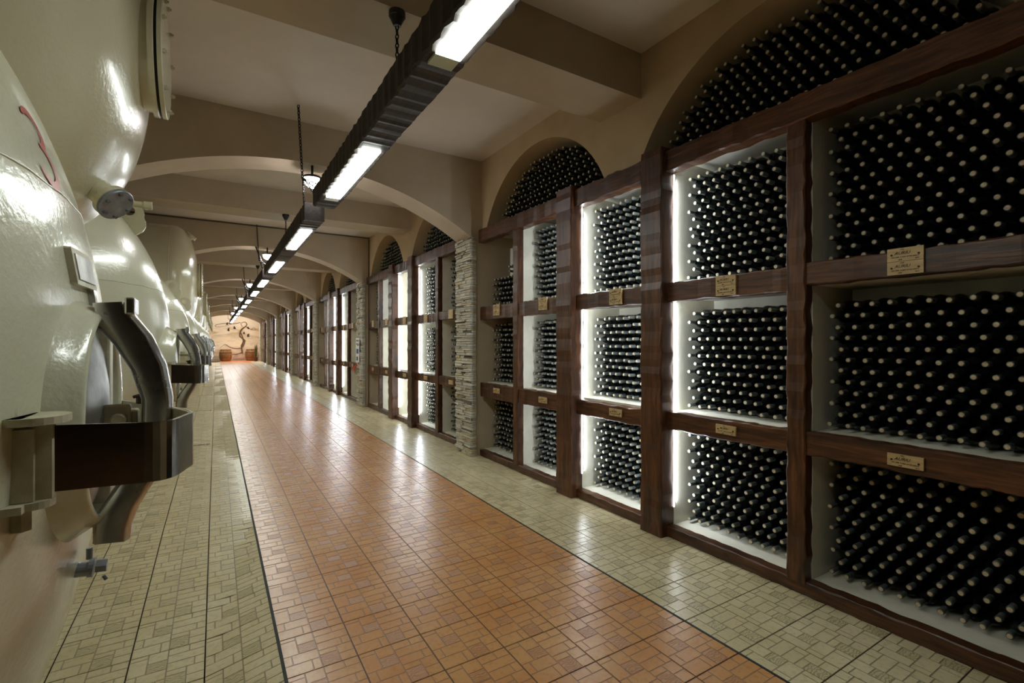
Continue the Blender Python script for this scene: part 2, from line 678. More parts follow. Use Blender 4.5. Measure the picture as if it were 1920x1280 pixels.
tn = 1
for k, of in enumerate(OFF):
    ya, yb = of + PN, of + PF
    rib = MB()
    xs = [-1.15 + 4.0 * i / 40 for i in range(41)]
    a = [(x, archz(x)) for x in xs]
    a[0] = (xs[0], archz(-1.149)); a[-1] = (xs[-1], archz(2.849))
    for yy, fl in ((ya, 0), (yb, 1)):
        r1 = [(x, yy, z) for x, z in a]
        r2 = [(x, yy, ZC) for x, z in a]
        rib.loft([r1, r2] if fl == 0 else [r2, r1], 0, False, False, False)
    rib.loft([[(x, yb, z) for x, z in a], [(x, ya, z) for x, z in a]], 0, False, False, True)
    zs = a[-1][1]
    rib.box(2.85, XW + .5, ya, yb, zs, ZC)
    rib.box(-1.7, -1.15, ya, yb, 0, ZC)
    rib.box(XL, -1.7, ya, yb, 3.35, ZC)
    rib.box(2.85, XW + .5, ya, yb, 0, zs)
    tag(rib.build('trim_%d' % tn, 'rib', origin=(.85, (ya + yb) / 2, 0)), kind='structure')
    ribo = C.objects['trim_%d' % tn]
    tn += 1
    # ledge stones on the corridor face of the pilaster
    rr = np.random.default_rng(50 + k)
    z = .0
    stuff = MB()
    nst = 0
    smesh = []
    while z < zs - .012:
        h = float(rr.uniform(.018, .042))
        h = min(h, zs - z)
        y = ya - .02
        while y < yb - .005:
            wd = float(rr.uniform(.1, .3))
            y2 = min(y + wd, yb + .004)
            if yb - y2 < .06:
                y2 = yb + .004
            pr = float(rr.uniform(.012, .045))
            y_lo = y - (float(rr.uniform(0, .02)) if y < ya else 0)
            tgt = MB() if k == 0 else stuff
            m_ = int(rr.choice([0, 0, 1, 1, 2]))
            j = rr.uniform(-.004, .004, 8)
            x0 = 2.85 - pr
            vs_ = [(x0 + j[0], y_lo + .003, z + .003), (2.9, y_lo + .003, z + .001), (2.9, y2 - .003, z + .001), (x0 + j[1], y2 - .003, z + .003),
                   (x0 + j[2], y_lo + .003, z + h - .003), (2.9, y_lo + .003, z + h - .001), (2.9, y2 - .003, z + h - .001), (x0 + j[3], y2 - .003, z + h - .003)]
            tgt.add(vs_, [(0, 3, 2, 1), (4, 5, 6, 7), (0, 1, 5, 4), (1, 2, 6, 5), (2, 3, 7, 6), (3, 0, 4, 7)], m_)
            if k == 0:
                tgt.build('stone', ['stone_a', 'stone_b', 'stone_c'], ribo)
                nst += 1
            y = y2
        z += h
    mor = MB()
    mor.box(2.836, 2.85, ya - .018, yb, 0, zs)
    mor.box(2.836, 2.89, ya - .016, ya, 0, zs)
    mor.build('mortar', 'mortar', ribo)
    if k:
        o = stuff.build('stones', ['stone_a', 'stone_b', 'stone_c'], ribo)
        o['kind'] = 'stuff'

MIDB = (2.84, 3.34)
for k, of in enumerate(OFF):
    mb = MB()
    mb.box(XL, XW + .01, of + MIDB[0], of + MIDB[1], 3.505, ZC)
    tag(mb.build('trim_%d' % tn, 'rib'), kind='structure')
    tn += 1

# conduit that runs along the second rib and down the wall
mb = MB()
mb.tube([(-1.6, OFF[1] + PN - .015, ZC - .02), (XW - .02, OFF[1] + PN - .015, ZC - .02), (XW - .02, OFF[1] + PN - .015, .05)], .012, 6)
tag(mb.build('wall_conduit', 'conduit'), 'thin brown conduit running along the second arch and down the corner', 'conduit')

# ------------------------------------------------------------------ racks
POSTS = [(2.53, 2.755), (3.63, 3.875)]
THIN = [(1.51, 1.625), (4.68, 4.79)]
BAY0, BAY1 = .36, 5.62
COMP = {'E': (BAY0 + .02, 1.53), 'D': (1.61, 2.535), 'C': (2.75, 3.635), 'B': (3.87, 4.70), 'A': (4.77, 5.63)}
LEV = [(.085, .81), (.965, 1.80), (1.955, 2.80)]
LOWB = {'E': (.83, .97), 'D': (.825, .965), 'C': (.80, .945), 'B': (.79, .965), 'A': (.775, .965)}
UPB = {'E': (1.83, 1.965), 'D': (1.80, 1.955), 'C': (1.80, 1.955), 'B': (1.79, 1.955), 'A': (1.78, 1.955)}
ORD = ['nearest the camera', 'the bay past the first stone pillar', 'the bay past the second stone pillar',
       'fourth from the camera', 'fifth from the camera', 'sixth from the camera', 'farthest from the camera']
for k, of in enumerate(OFF):
    y00 = (OFF[k - 1] + PF) if k else of + BAY0
    rack = empty('bottle_rack', (XW, of + 3, 0), 'dark hewn timber wine rack front, ' + ORD[k], 'rack', 'timber rack bays along the right wall')
    sd = 100 * k
    for i, (a, b) in enumerate(POSTS):
        mb = MB()
        hewn(mb, 2, 0, 2.99, 2.885, 3.05, of + a, of + b, .006, .009, seed=sd + i, wave=.012, wl=.21)
        mb.build('post', 'wood_z', rack)
        for yy in (of + a - .009, of + b - .009 + .009):
            m2 = MB()
            m2.box(3.018, 3.028, yy + .002, yy + .0085, .22, 2.79)
            sgn = -1 if yy < of + (a + b) / 2 else 1
            al = area('led_light', (3.034, yy + (.006 if sgn > 0 else .002), 1.5), (PI / 2, 0, 0), .012, 2.5, LED_W, (.84, .92, 1))
            al.rotation_euler = Vector((.55, sgn * .83, 0)).to_track_quat('-Z', 'Y').to_euler()
            tag(m2.build('led_strip', 'led', rack), 'glowing white light strip behind the thick post')
    for i, (a, b) in enumerate(THIN):
        mb = MB()
        hewn(mb, 2, .07, 2.82, 2.945, 3.03, of + a, of + b, .005, .007, seed=sd + 5 + i, wave=.008, wl=.17)
        mb.build('post', 'wood_z', rack)
    mb = MB()
    hewn(mb, 1, y00, of + BAY1, 2.955, 3.04, 0, .085, .004, .007, seed=sd + 9, wave=.004)
    mb.build('kick_beam', 'wood_y', rack)
    segs = [(y00, of + 2.56), (of + 2.74, of + 3.66), (of + 3.85, of + BAY1)]
    for i, (a, b) in enumerate(segs):
        mb = MB()
        hewn(mb, 1, a, b, 2.93, 3.05, 2.79 if i else 2.80, 2.965, .006, .008, seed=sd + 12 + i, wave=.012, wl=.3)
        mb.build('top_beam', 'wood_y', rack)
    for c, (a, b) in COMP.items():
        a2 = y00 if c == 'E' else of + a - .0
        b2 = of + b
        for bz in (LOWB[c], UPB[c]):
            mb = MB()
            hewn(mb, 1, a2 - .005, b2 + .005 if c != 'A' else of + BAY1, 2.958, 3.05, bz[0], bz[1], .005, .007, seed=int(sd + 20 + bz[0] * 100), wave=.008, wl=.24)
            mb.build('shelf_beam', 'wood_y', rack)
    # plaster partitions and shelves
    mb = MB()
    for (a, b) in POSTS + THIN:
        g = .0
        mb.box(3.028, XW + .52, of + a - g, of + b + g, .0, 2.915)
    mb.build('partition', 'niche', rack)
    mb = MB()
    for z0, z1 in ((.0, .083), (.845, .962), (1.835, 1.952)):
        mb.box(3.03, XW + .52, y00 - .01, of + BAY1 + .03, z0, z1)
    mb.build('shelf_slab', 'niche', rack)

# ------------------------------------------------------------------ bottles
PB = [(.0, .0), (.0, .0128), (.003, .0148), (.022, .0148), (.026, .0138), (.075, .0142), (.095, .019), (.125, .034), (.14, .0375), (.292, .0375), (.3, .034)]


def bottle_parts(seg):
    """neck points to -X, mouth at x=0. returns (verts, faces, mat) numpy-friendly, glass=0 foil=1 cork=2"""
    V = []
    Fc = []
    Mi = []

    def ring(x, r):
        s0 = len(V)
        for k in range(seg):
            a = 2 * PI * k / seg
            V.append((x, r * math.cos(a), r * math.sin(a)))
        return s0

    def strip(a, b, m):
        for k in range(seg):
            k2 = (k + 1) % seg
            Fc.append((a + k, a + k2, b + k2, b + k))
            Mi.append(m)
    # cork disc
    c = ring(-.0006, .0108)
    Fc.append(tuple(range(c, c + seg)))
    Mi.append(2)
    # foil
    prof = [(.0, .0108), (.0, .0132), (.003, .0148), (.021, .0148), (.025, .0138), (.062, .0142)]
    p = ring(*prof[0])
    for q in prof[1:]:
        n_ = ring(*q)
        strip(p, n_, 1)
        p = n_
    nf = len(V)
    ffaces = len(Fc)
    prof = [(.0615, .0136), (.085, .0155), (.105, .024), (.128, .0355), (.142, .0378), (.292, .0378), (.3, .034)]
    p = ring(*prof[0])
    for q in prof[1:]:
        n_ = ring(*q)
        strip(p, n_, 0)
        p = n_
    Fc.append(tuple(range(p, p + seg))[::-1])
    Mi.append(0)
    return V, Fc, Mi


def tri(V, Fc, Mi):
    T = []
    TM = []
    for f, m in zip(Fc, Mi):
        for i in range(1, len(f) - 1):
            T.append((f[0], f[i], f[i + 1]))
            TM.append(m)
    return np.array(V), np.array(T), np.array(TM)


BX = 3.15
bott = []          # (x, y, z, tilt_y, tilt_z, group key, k)
DYB, DZB, RB = .0845, .0645, .0385


def fill(y0, y1, z0, z1, key, k, rows=None, rowfn=None, rr=None):
    z = z0 + RB
    r = 0
    n = int((y1 - y0 - .006) // DYB)
    while z + RB < z1 + .004 and (rows is None or r < rows):
        odd = r % 2
        m = n - (1 if odd and (y1 - y0) < (n + .5) * DYB else 0)
        for i in range(m):
            y = y1 - .006 - RB - (DYB / 2 if odd else 0) - i * DYB
            if y - RB < y0: continue
            if rowfn and not rowfn(y, r): continue
            bott.append((BX + rr.uniform(-.012, .012), y + rr.uniform(-.006, .006), z + rr.uniform(-.004, .004),
                         rr.uniform(-.02, .02), rr.uniform(-.025, .02), key, k))
        z += DZB
        r += 1


# what each compartment holds: None = full, number = rows, 0 = empty  (bottom, middle, top)
CONT = {0: {'E': (None,) * 3, 'D': (None,) * 3, 'C': (None,) * 3, 'B': (None,) * 3, 'A': (None, None, 'A')},
        1: {'E': (None,) * 3, 'D': (None, None, None), 'C': (0, 0, 0), 'B': (0, 0, None), 'A': (0, None, None)},
        2: {'E': (0, 0, None), 'D': (0, 0, None), 'C': (0, 0, 0), 'B': (0, 0, 0), 'A': (0, None, None)},
        3: {'E': (0, None, None), 'D': (0, None, None), 'C': (0, 0, 0), 'B': (0, 0, 0), 'A': (0, 0, 0)}}
for k, of in enumerate(OFF):
    rr = np.random.default_rng(900 + k)
    ct = CONT.get(k, {'E': (0, 0, 0), 'D': (0, None, None), 'C': (0, 0, 0), 'B': (0, 0, 0), 'A': (0, 0, 0)})
    for c, (a, b) in COMP.items():
        if c == 'E' and k:
            a = OFF[k - 1] + PF - of + .005
        pa = a + (0.02 if c != 'E' else 0)
        pb = b - .0
        # inner faces of the partitions
        inner = {'E': (a, 1.508), 'D': (1.627, 2.528), 'C': (2.757, 3.628), 'B': (3.877, 4.678), 'A': (4.792, 5.645)}[c]
        for l in range(3):
            v = ct[c][l]
            if v == 0: continue
            z0, z1 = LEV[l]
            z0 += 0
            if v == 'A':
                fill(of + inner[0], of + inner[1], z0, z1, c + str(l), k, rowfn=lambda y, r, of=of: r < 6 or (y - of < 5.25 and r < 8) or (y - of < 5.02), rr=rr)
            else:
                fill(of + inner[0], of + inner[1], z0, z1 + (.0 if l < 2 else (.03 if c == 'E' else .045)), c + str(l), k, rows=v, rr=rr)
    for ai, (cy, cz, r) in enumerate(ARCH):
        z = ZB + RB
        n_ = 0
        while z < cz + r:
            q = (r - .045) ** 2 - (z - cz) ** 2
            if q > 0:
                hw = math.sqrt(q)
                y = cy - math.floor(hw / DYB) * DYB + (DYB / 2 if n_ % 2 else 0)
                while y <= cy + hw:
                    if (k > 0 or y > .4):
                        bott.append((BX + .0 + rr.uniform(-.015, .015), of + y + rr.uniform(-.005, .005), z + rr.uniform(-.003, .003), rr.uniform(-.02, .02), rr.uniform(-.02, .02), 'arch%d' % ai, k))
                    y += DYB
            z += DZB
            n_ += 1


def bpx(b):
    x, y, z = b[:3]
    D = x * math.sin(YAW) + y * math.cos(YAW)
    if D < .3: return None
    return (960 + F * (x * math.cos(YAW) - y * math.sin(YAW)) / D, 640 - F * (z - 1.5) / D, D)


def vis(b):
    p = bpx(b)
    return p is not None and -5 < p[0] < 1915 and 5 < p[1] < 1275


bott.sort(key=lambda b: (not vis(b), b[0] ** 2 * 0 + (b[1]) ** 2 + (b[2] - 1.5) ** 2 * .8))
GN = {'E0': ('dark wine bottle lying neck out in the bottom compartment at the right edge', 'bottles in the bottom right compartment'),
      'E1': ('dark wine bottle lying neck out in the middle compartment at the right edge', 'bottles in the middle right compartment'),
      'E2': ('dark wine bottle lying neck out in the upper compartment at the right edge', 'bottles in the upper right compartment'),
      'arch0': ('dark wine bottle lying neck out in the farther arch above the nearest rack', 'bottles in the farther arch'),
      'arch1': ('dark wine bottle lying neck out in the big arched niche at top right', 'bottles in the top right arch'),
      'D0': ('dark wine bottle in the lit bottom compartment left of the thin post', 'bottles in the lit bottom compartment'),
      'D1': ('dark wine bottle in the lit middle compartment left of the thin post', 'bottles in the lit middle compartment'),
      'D2': ('dark wine bottle in the lit top compartment left of the thin post', 'bottles in the lit top compartment')}
V, Fc, Mi = bottle_parts(18)


def submesh(name, m, mat):
    fs = [f for f, q in zip(Fc, Mi) if q == m]
    used = sorted(set(i for f in fs for i in f))
    mp = {i: n for n, i in enumerate(used)}
    me = bpy.data.meshes.new(name)
    me.from_pydata([V[i] for i in used], [], [[mp[i] for i in f] for f in fs])
    me.materials.append(M[mat])
    for p in me.polygons:
        p.use_smooth = len(p.vertices) == 4
    return me


mg, mf, mc = submesh('wine_bottle', 0, 'glass'), submesh('foil_capsule', 1, 'foil'), submesh('cork_end', 2, 'cork')
first = None
NI = 300
for b in bott[:NI]:
    o = bpy.data.objects.new('wine_bottle', mg)
    o.location = b[:3]
    o.rotation_euler = (0, b[3], b[4])
    C.objects.link(o)
    lb = GN.get(b[5], GN['E1'])
    tag(o, lb[0], 'bottle', lb[1])
    for nm, me in (('foil_capsule', mf), ('cork_end', mc)):
        c = bpy.data.objects.new(nm, me)
        c.parent = o
        C.objects.link(c)


def rotm(ty, tz):
    cy, sy, cz, sz = math.cos(ty), math.sin(ty), math.cos(tz), math.sin(tz)
    Ry = np.array([[cy, 0, sy], [0, 1, 0], [-sy, 0, cy]])
    Rz = np.array([[cz, -sz, 0], [sz, cz, 0], [0, 0, 1]])
    return Rz @ Ry


LOD = {s: tri(*bottle_parts(s)) for s in (14, 8, 6)}
va, fa, ma = [], [], []
nv = 0
for b in bott[NI:]:
    k = b[6]
    sg = 14 if k == 0 and b[1] < 4 else (8 if k < 2 else 6)
    v, f, m = LOD[sg]
    v = v @ rotm(b[3], b[4]).T + np.array(b[:3])
    va.append(v)
    fa.append(f + nv)
    ma.append(m)
    nv += len(v)
va = np.concatenate(va)
fa = np.concatenate(fa)
ma = np.concatenate(ma)
me = bpy.data.meshes.new('wine_bottles')
me.vertices.add(len(va))
me.vertices.foreach_set('co', va.astype(np.float32).ravel())
me.loops.add(fa.size)
me.loops.foreach_set('vertex_index', fa.astype(np.int32).ravel())
me.polygons.add(len(fa))
me.polygons.foreach_set('loop_start', np.arange(0, fa.size, 3, dtype=np.int32))
me.polygons.foreach_set('loop_total', np.full(len(fa), 3, dtype=np.int32))
me.polygons.foreach_set('material_index', ma.astype(np.int32))
me.polygons.foreach_set('use_smooth', (ma != 2))
for m in ('glass', 'foil', 'cork'):
    me.materials.append(M[m])
me.update(calc_edges=True)
me.validate()
o = bpy.data.objects.new('wine_bottles', me)
C.objects.link(o)
tag(o, 'dark wine bottles stacked neck out in the racks and arches farther down the right wall', 'bottles', kind='stuff')
print('BOTTLES', len(bott), 'tris', len(fa))

# white sheet standing in the half-filled compartment
mb = MB()
mb.box(3.3, 3.31, 5.2, 5.42, 2.3, 2.72)
tag(mb.build('foam_sheet', 'white'), 'white sheet standing behind the bottles in the half-filled far top compartment', 'sheet')


# ------------------------------------------------------------------ plaques
def text_mesh(name, txt, size, shear=.0, mat='ink', ext=.0004):
    cu = bpy.data.curves.new(name, 'FONT')
    cu.body = txt
    cu.size = size
    cu.shear = shear
    cu.extrude = ext
    cu.align_x = 'CENTER'
    cu.align_y = 'CENTER'
    cu.resolution_u = 2
    ob = bpy.data.objects.new(name, cu)
    C.objects.link(ob)
    bpy.context.view_layer.update()
    me = bpy.data.meshes.new_from_object(ob.evaluated_get(bpy.context.evaluated_depsgraph_get()))
    me.name = name
    me.materials.clear()
    me.materials.append(M[mat])
    bpy.data.objects.remove(ob)
    return me


TXT = [text_mesh('lettering', 'AURIU', .022, .35), text_mesh('lettering', 'AN 1989  A 828  67 DE 2003 B', .0088, .15),
       text_mesh('lettering', '1992', .009, .2), text_mesh('lettering', 'BUC', .008, .2), text_mesh('lettering', '828', .010, .25)]
RT = (PI / 2, 0, -PI / 2)      # text facing -X, reading from far (+Y) to near (-Y)


def plaque(y, z, double, label, k, yw=.15):
    h = .134 if double else .062
    x = 2.945
    pr = empty('name_plaque', (x, y, z - h / 2), label, 'plaque', 'wine name plaques on the shelf beams')
    mb = MB()
    if double:
        mb.box(x, x + .012, y - yw / 2, y + yw / 2, z - .067, z - .0008)
        mb.box(x, x + .012, y - yw / 2, y + yw / 2, z + .0008, z + .067)
    else:
        mb.box(x, x + .012, y - yw / 2, y + yw / 2, z - .031, z + .031)
    mb.build('board', 'plaque', pr)
    for zz in ((z + .033, z - .034) if double else (z,)):
        if k == 0:
            for me, dy, dz in ((TXT[0], .012, .008), (TXT[1], .0, -.012), (TXT[2], .012, .025), (TXT[3], -.05, -.024), (TXT[4], .02, -.025)):
                o = bpy.data.objects.new('lettering', me)
                o.rotation_euler = RT
                o.location = Vector((x - .0012, y + dy, zz + dz)) - wloc(pr)
                o.parent = pr
                C.objects.link(o)
        if k < 2:
            for dy in (.056, -.056):
                mb = MB()
                mb.disc((x - .001, y + dy, zz + (.001 if dy > 0 else -.002)), (-1, 0, 0), .0048, .004, 10)
                mb.build('nail', 'nail', pr)
    return pr


PLQ = {'E': (1.03, 1.905, .898), 'D': (2.03, 1.88, .90), 'C': (3.09, 1.888, .884), 'B': (4.18, 1.90, .88), 'A': (5.17, 1.89, .893)}
WH = {'E': 'at the right edge', 'D': 'just left of the nearest thin post', 'C': 'between the two thick posts', 'B': 'left of the thick posts', 'A': 'beside the stone pillar'}
ORD2 = ['nearest', 'second', 'third', 'fourth', 'fifth', 'sixth', 'seventh']
for k, of in enumerate(OFF):
    if k > 3: break
    for c, (y, zu, zl) in PLQ.items():
        plaque(of + y, zu, True, 'double pale plaque %s, upper shelf beam, %s rack bay' % (WH[c], ORD2[k]), k)
        plaque(of + y, zl, False, 'small pale plaque %s, lower shelf beam, %s rack bay' % (WH[c], ORD2[k]), k)

# ------------------------------------------------------------------ hanging lamp beams
LX0, LX1, LZ0, LZ1 = .83, 1.05, 2.85, 3.05


def chain(mb, p0, p1, link=.036, r=.0045):
    p0, p1 = Vector(p0), Vector(p1)
    d = (p1 - p0)
    L = d.length
    d.normalize()
    n = max(1, int(L / (link * .74)))
    up = d.orthogonal().normalized()
    sd = d.cross(up)
    for i in range(n):
        c = p0 + d * (L * (i + .5) / n)
        a = up if i % 2 else sd
        pts = []
        for q in range(8):
            t = 2 * PI * q / 8
            pts.append(c + d * (math.cos(t) * link * .5) + a * (math.sin(t) * link * .27))
        bq = d.cross(a)
        rings = []
        for q in range(8):
            t = 2 * PI * q / 8
            out = (d * math.cos(t) + a * math.sin(t)).normalized()
            rings.append([pts[q] + (out * math.cos(2 * PI * e / 4) + bq * math.sin(2 * PI * e / 4)) * r for e in range(4)])
        rings.append(rings[0])
        mb.loft(rings, 0, False)


def lamp(s, e, wins, k, hooks):
    L = empty('hanging_lamp', ((LX0 + LX1) / 2, (s + e) / 2, LZ0),
              'hewn dark timber beam lamp with lit windows, %s along the corridor' % ['hanging nearest the camera', 'second', 'third', 'fourth', 'fifth', 'sixth', 'farthest'][k],
              'lamp', 'timber beam lamps hanging under the ceiling')
    mb = MB()
    hewn(mb, 1, s, e, LX0, LX1, LZ0, LZ1, .003, .010, step=.035, seed=700 + k, wave=.016, wl=.12)
    mb.build('beam', 'lampwood', L)
    for (a, b) in wins:
        f = MB()
        x0, x1 = .872, .996
        f.box(x0, x1, a, b - .001, LZ0 - .010, LZ0 + .004)
        fr = f.build('light_window', 'tube', L)
        g = MB()
        g.box(x0, x1, b, b + .1, LZ0 - .009, LZ0 + .004)
        g.build('window_end', 'tube_end', L)
    for (y, z) in hooks:
        c = MB()
        c.disc((.94, y, z - .02), (0, 0, -1), .05, .04, 16, bev=.01)
        c.tube([(.94, y, z - .03), (.94, y, z - .085)], [.048, .022], 12)
        c.build('ceiling_rose', 'black', L)
        c = MB()
        chain(c, (.94, y, z - .08), (.94, y, LZ1 - .01))
        c.build('chain', 'chain', L)
    # end chains
    for yy, sg in ((s, -1), (e, 1)):
        top = (.72, yy + sg * (.32), ZC) if sg < 0 else (.72, e + .1, ZC)
        top = (.705, (e + .08) if sg > 0 else (s - .55), ZC)
        mid = (.75, (e + .12) if sg > 0 else (s - .5), 3.16)
        c = MB()
        chain(c, mid, (LX0 + .005, yy - sg * .03, LZ1 - .005))
        chain(c, mid, (LX1 - .02, yy - sg * .03, LZ1 - .002))
        if sg > 0:
            chain(c, top, mid, .042, .0055)
        c.build('chain', 'chain', L)
        for xx in (LX0 + .012, LX1 - .012):
            c = MB()
            c.tube([(xx, yy - sg * .03, LZ1 - .03), (xx, yy - sg * .03, LZ1 + .012), (xx + .012, yy - sg * .03, LZ1 + .02)], .004, 6)
            c.build('hook', 'chain', L)
    return L


BS = [(-.1, 5.18, [(.75, 2.1), (3.4, 4.72)])]
for k in range(1, 7):
    s = OFF[k - 1] + PN + (.12 if k == 1 else .3)
    e = OFF[k] + PN - .48
    if k == 1: e = 11.0
    BS.append((s, e, [(s + .5, s + 1.9), (e - 1.95, e - .55)]))
for k, (s, e, wn) in enumerate(BS):
    lamp(s, e, wn, k, [(OFF[k] + MIDB[0] + .03, 3.505)])

# globe lamps under the ribs
for k, of in enumerate(OFF[:6]):
    y = of + PN + .07
    z = 3.30
    g = empty('ceiling_lamp', (.91, y, z - .1), 'bright round bowl lamp with dark cap at the %s arch from the camera' % ['first', 'second', 'third', 'fourth', 'fifth', 'sixth'][k],
              'lamp', 'bowl lamps at the arches')
    mb = MB()
    rings = []
    for i in range(7):
        a = PI / 2 * i / 6
        rings.append([(.91 + .085 * math.cos(a) * math.cos(2 * PI * q / 20), y + .085 * math.cos(a) * math.sin(2 * PI * q / 20), z - .1 * math.sin(a)) for q in range(20)])
    mb.loft(rings, 0, True)
    mb.build('bowl', 'flood', g)
    mb = MB()
    mb.disc((.91, y, z + .014), (0, 0, 1), .1, .028, 20, bev=.01)
    mb.tube([(.91, y, z + .02), (.91, y, 3.45)], .014, 8)
    mb.build('cap', 'black', g)
    if k:
        mb = MB()
        mb.tube([(.35, y + .06, ZC - .03), (.5, y + .03, ZC - .05), (.53, y + .0, ZC - .1), (.66, y - .02, 3.55), (.8, y - .12, 3.12), (.86, y - .25, 3.06)], .014, 6)
        tag(mb.build('power_cable', 'cable'), 'dark cable dropping from the ceiling to the lamp beams at the %s arch' % ['first', 'second', 'third', 'fourth', 'fifth', 'sixth'][k], 'cable', 'cables feeding the lamp beams')


# ------------------------------------------------------------------ tanks
def dome_x(xc, ax, R, ex, r):
    t = min(1, r / R)
    return xc + ax * (1 - t ** ex) ** (1 / ex)


def tank_shell(name, Y, Z, xc, ax, R, ex, mat, parent, back=XL + .25, seg=72):
    mb = MB()
    rings = []
    prof = []
    n = 26
    for i in range(n + 1):
        a = PI / 2 * i / n
        r = R * math.sin(a) ** (2 / ex)
        x = xc + ax * max(0.0, math.cos(a)) ** (2 / ex)
        prof.append((x, max(r, .004)))
    prof += [(xc - .01, R), (xc - .6, R), (back, R)]
    for x, r in prof:
        rings.append([(x, Y + r * math.cos(2 * PI * k / seg), Z + r * math.sin(2 * PI * k / seg)) for k in range(seg)])
    mb.loft(rings, 0, True)
    return mb.build(name, mat, parent)


def strap_mesh(pts, z0, z1, th, ztilt=None):
    """flat bar bent along pts (x,y); ztilt adds per-point z"""
    P_ = [Vector((p[0], p[1], 0)) for p in pts]
    mb = MB()
    rings = []
    for i, p in enumerate(P_):
        d = (P_[min(i + 1, len(P_) - 1)] - P_[max(i - 1, 0)]).normalized()
        nrm = Vector((d.y, -d.x, 0))
        zt = ztilt[i] if ztilt else 0
        q = p + nrm * th
        rings.append([(p.x, p.y, z0 + zt), (q.x, q.y, z0 + zt), (q.x, q.y, z1 + zt), (p.x, p.y, z1 + zt)])
    mb.loft(rings, 0, True, smooth=False)
    return mb


def smooth_poly(pts, n=5, cr=.35):
    out = [pts[0]]
    for i in range(1, len(pts) - 1):
        a, b, c = map(Vector, (pts[i - 1], pts[i], pts[i + 1]))
        p0 = b + (a - b) * cr
        p1 = b + (c - b) * cr
        for k in range(n + 1):
            t = k / n
            out.append(tuple(p0 * (1 - t) ** 2 + b * 2 * t * (1 - t) + p1 * t * t))
    out.append(pts[-1])
    return out


HZ = 1.333     # hatch centre height


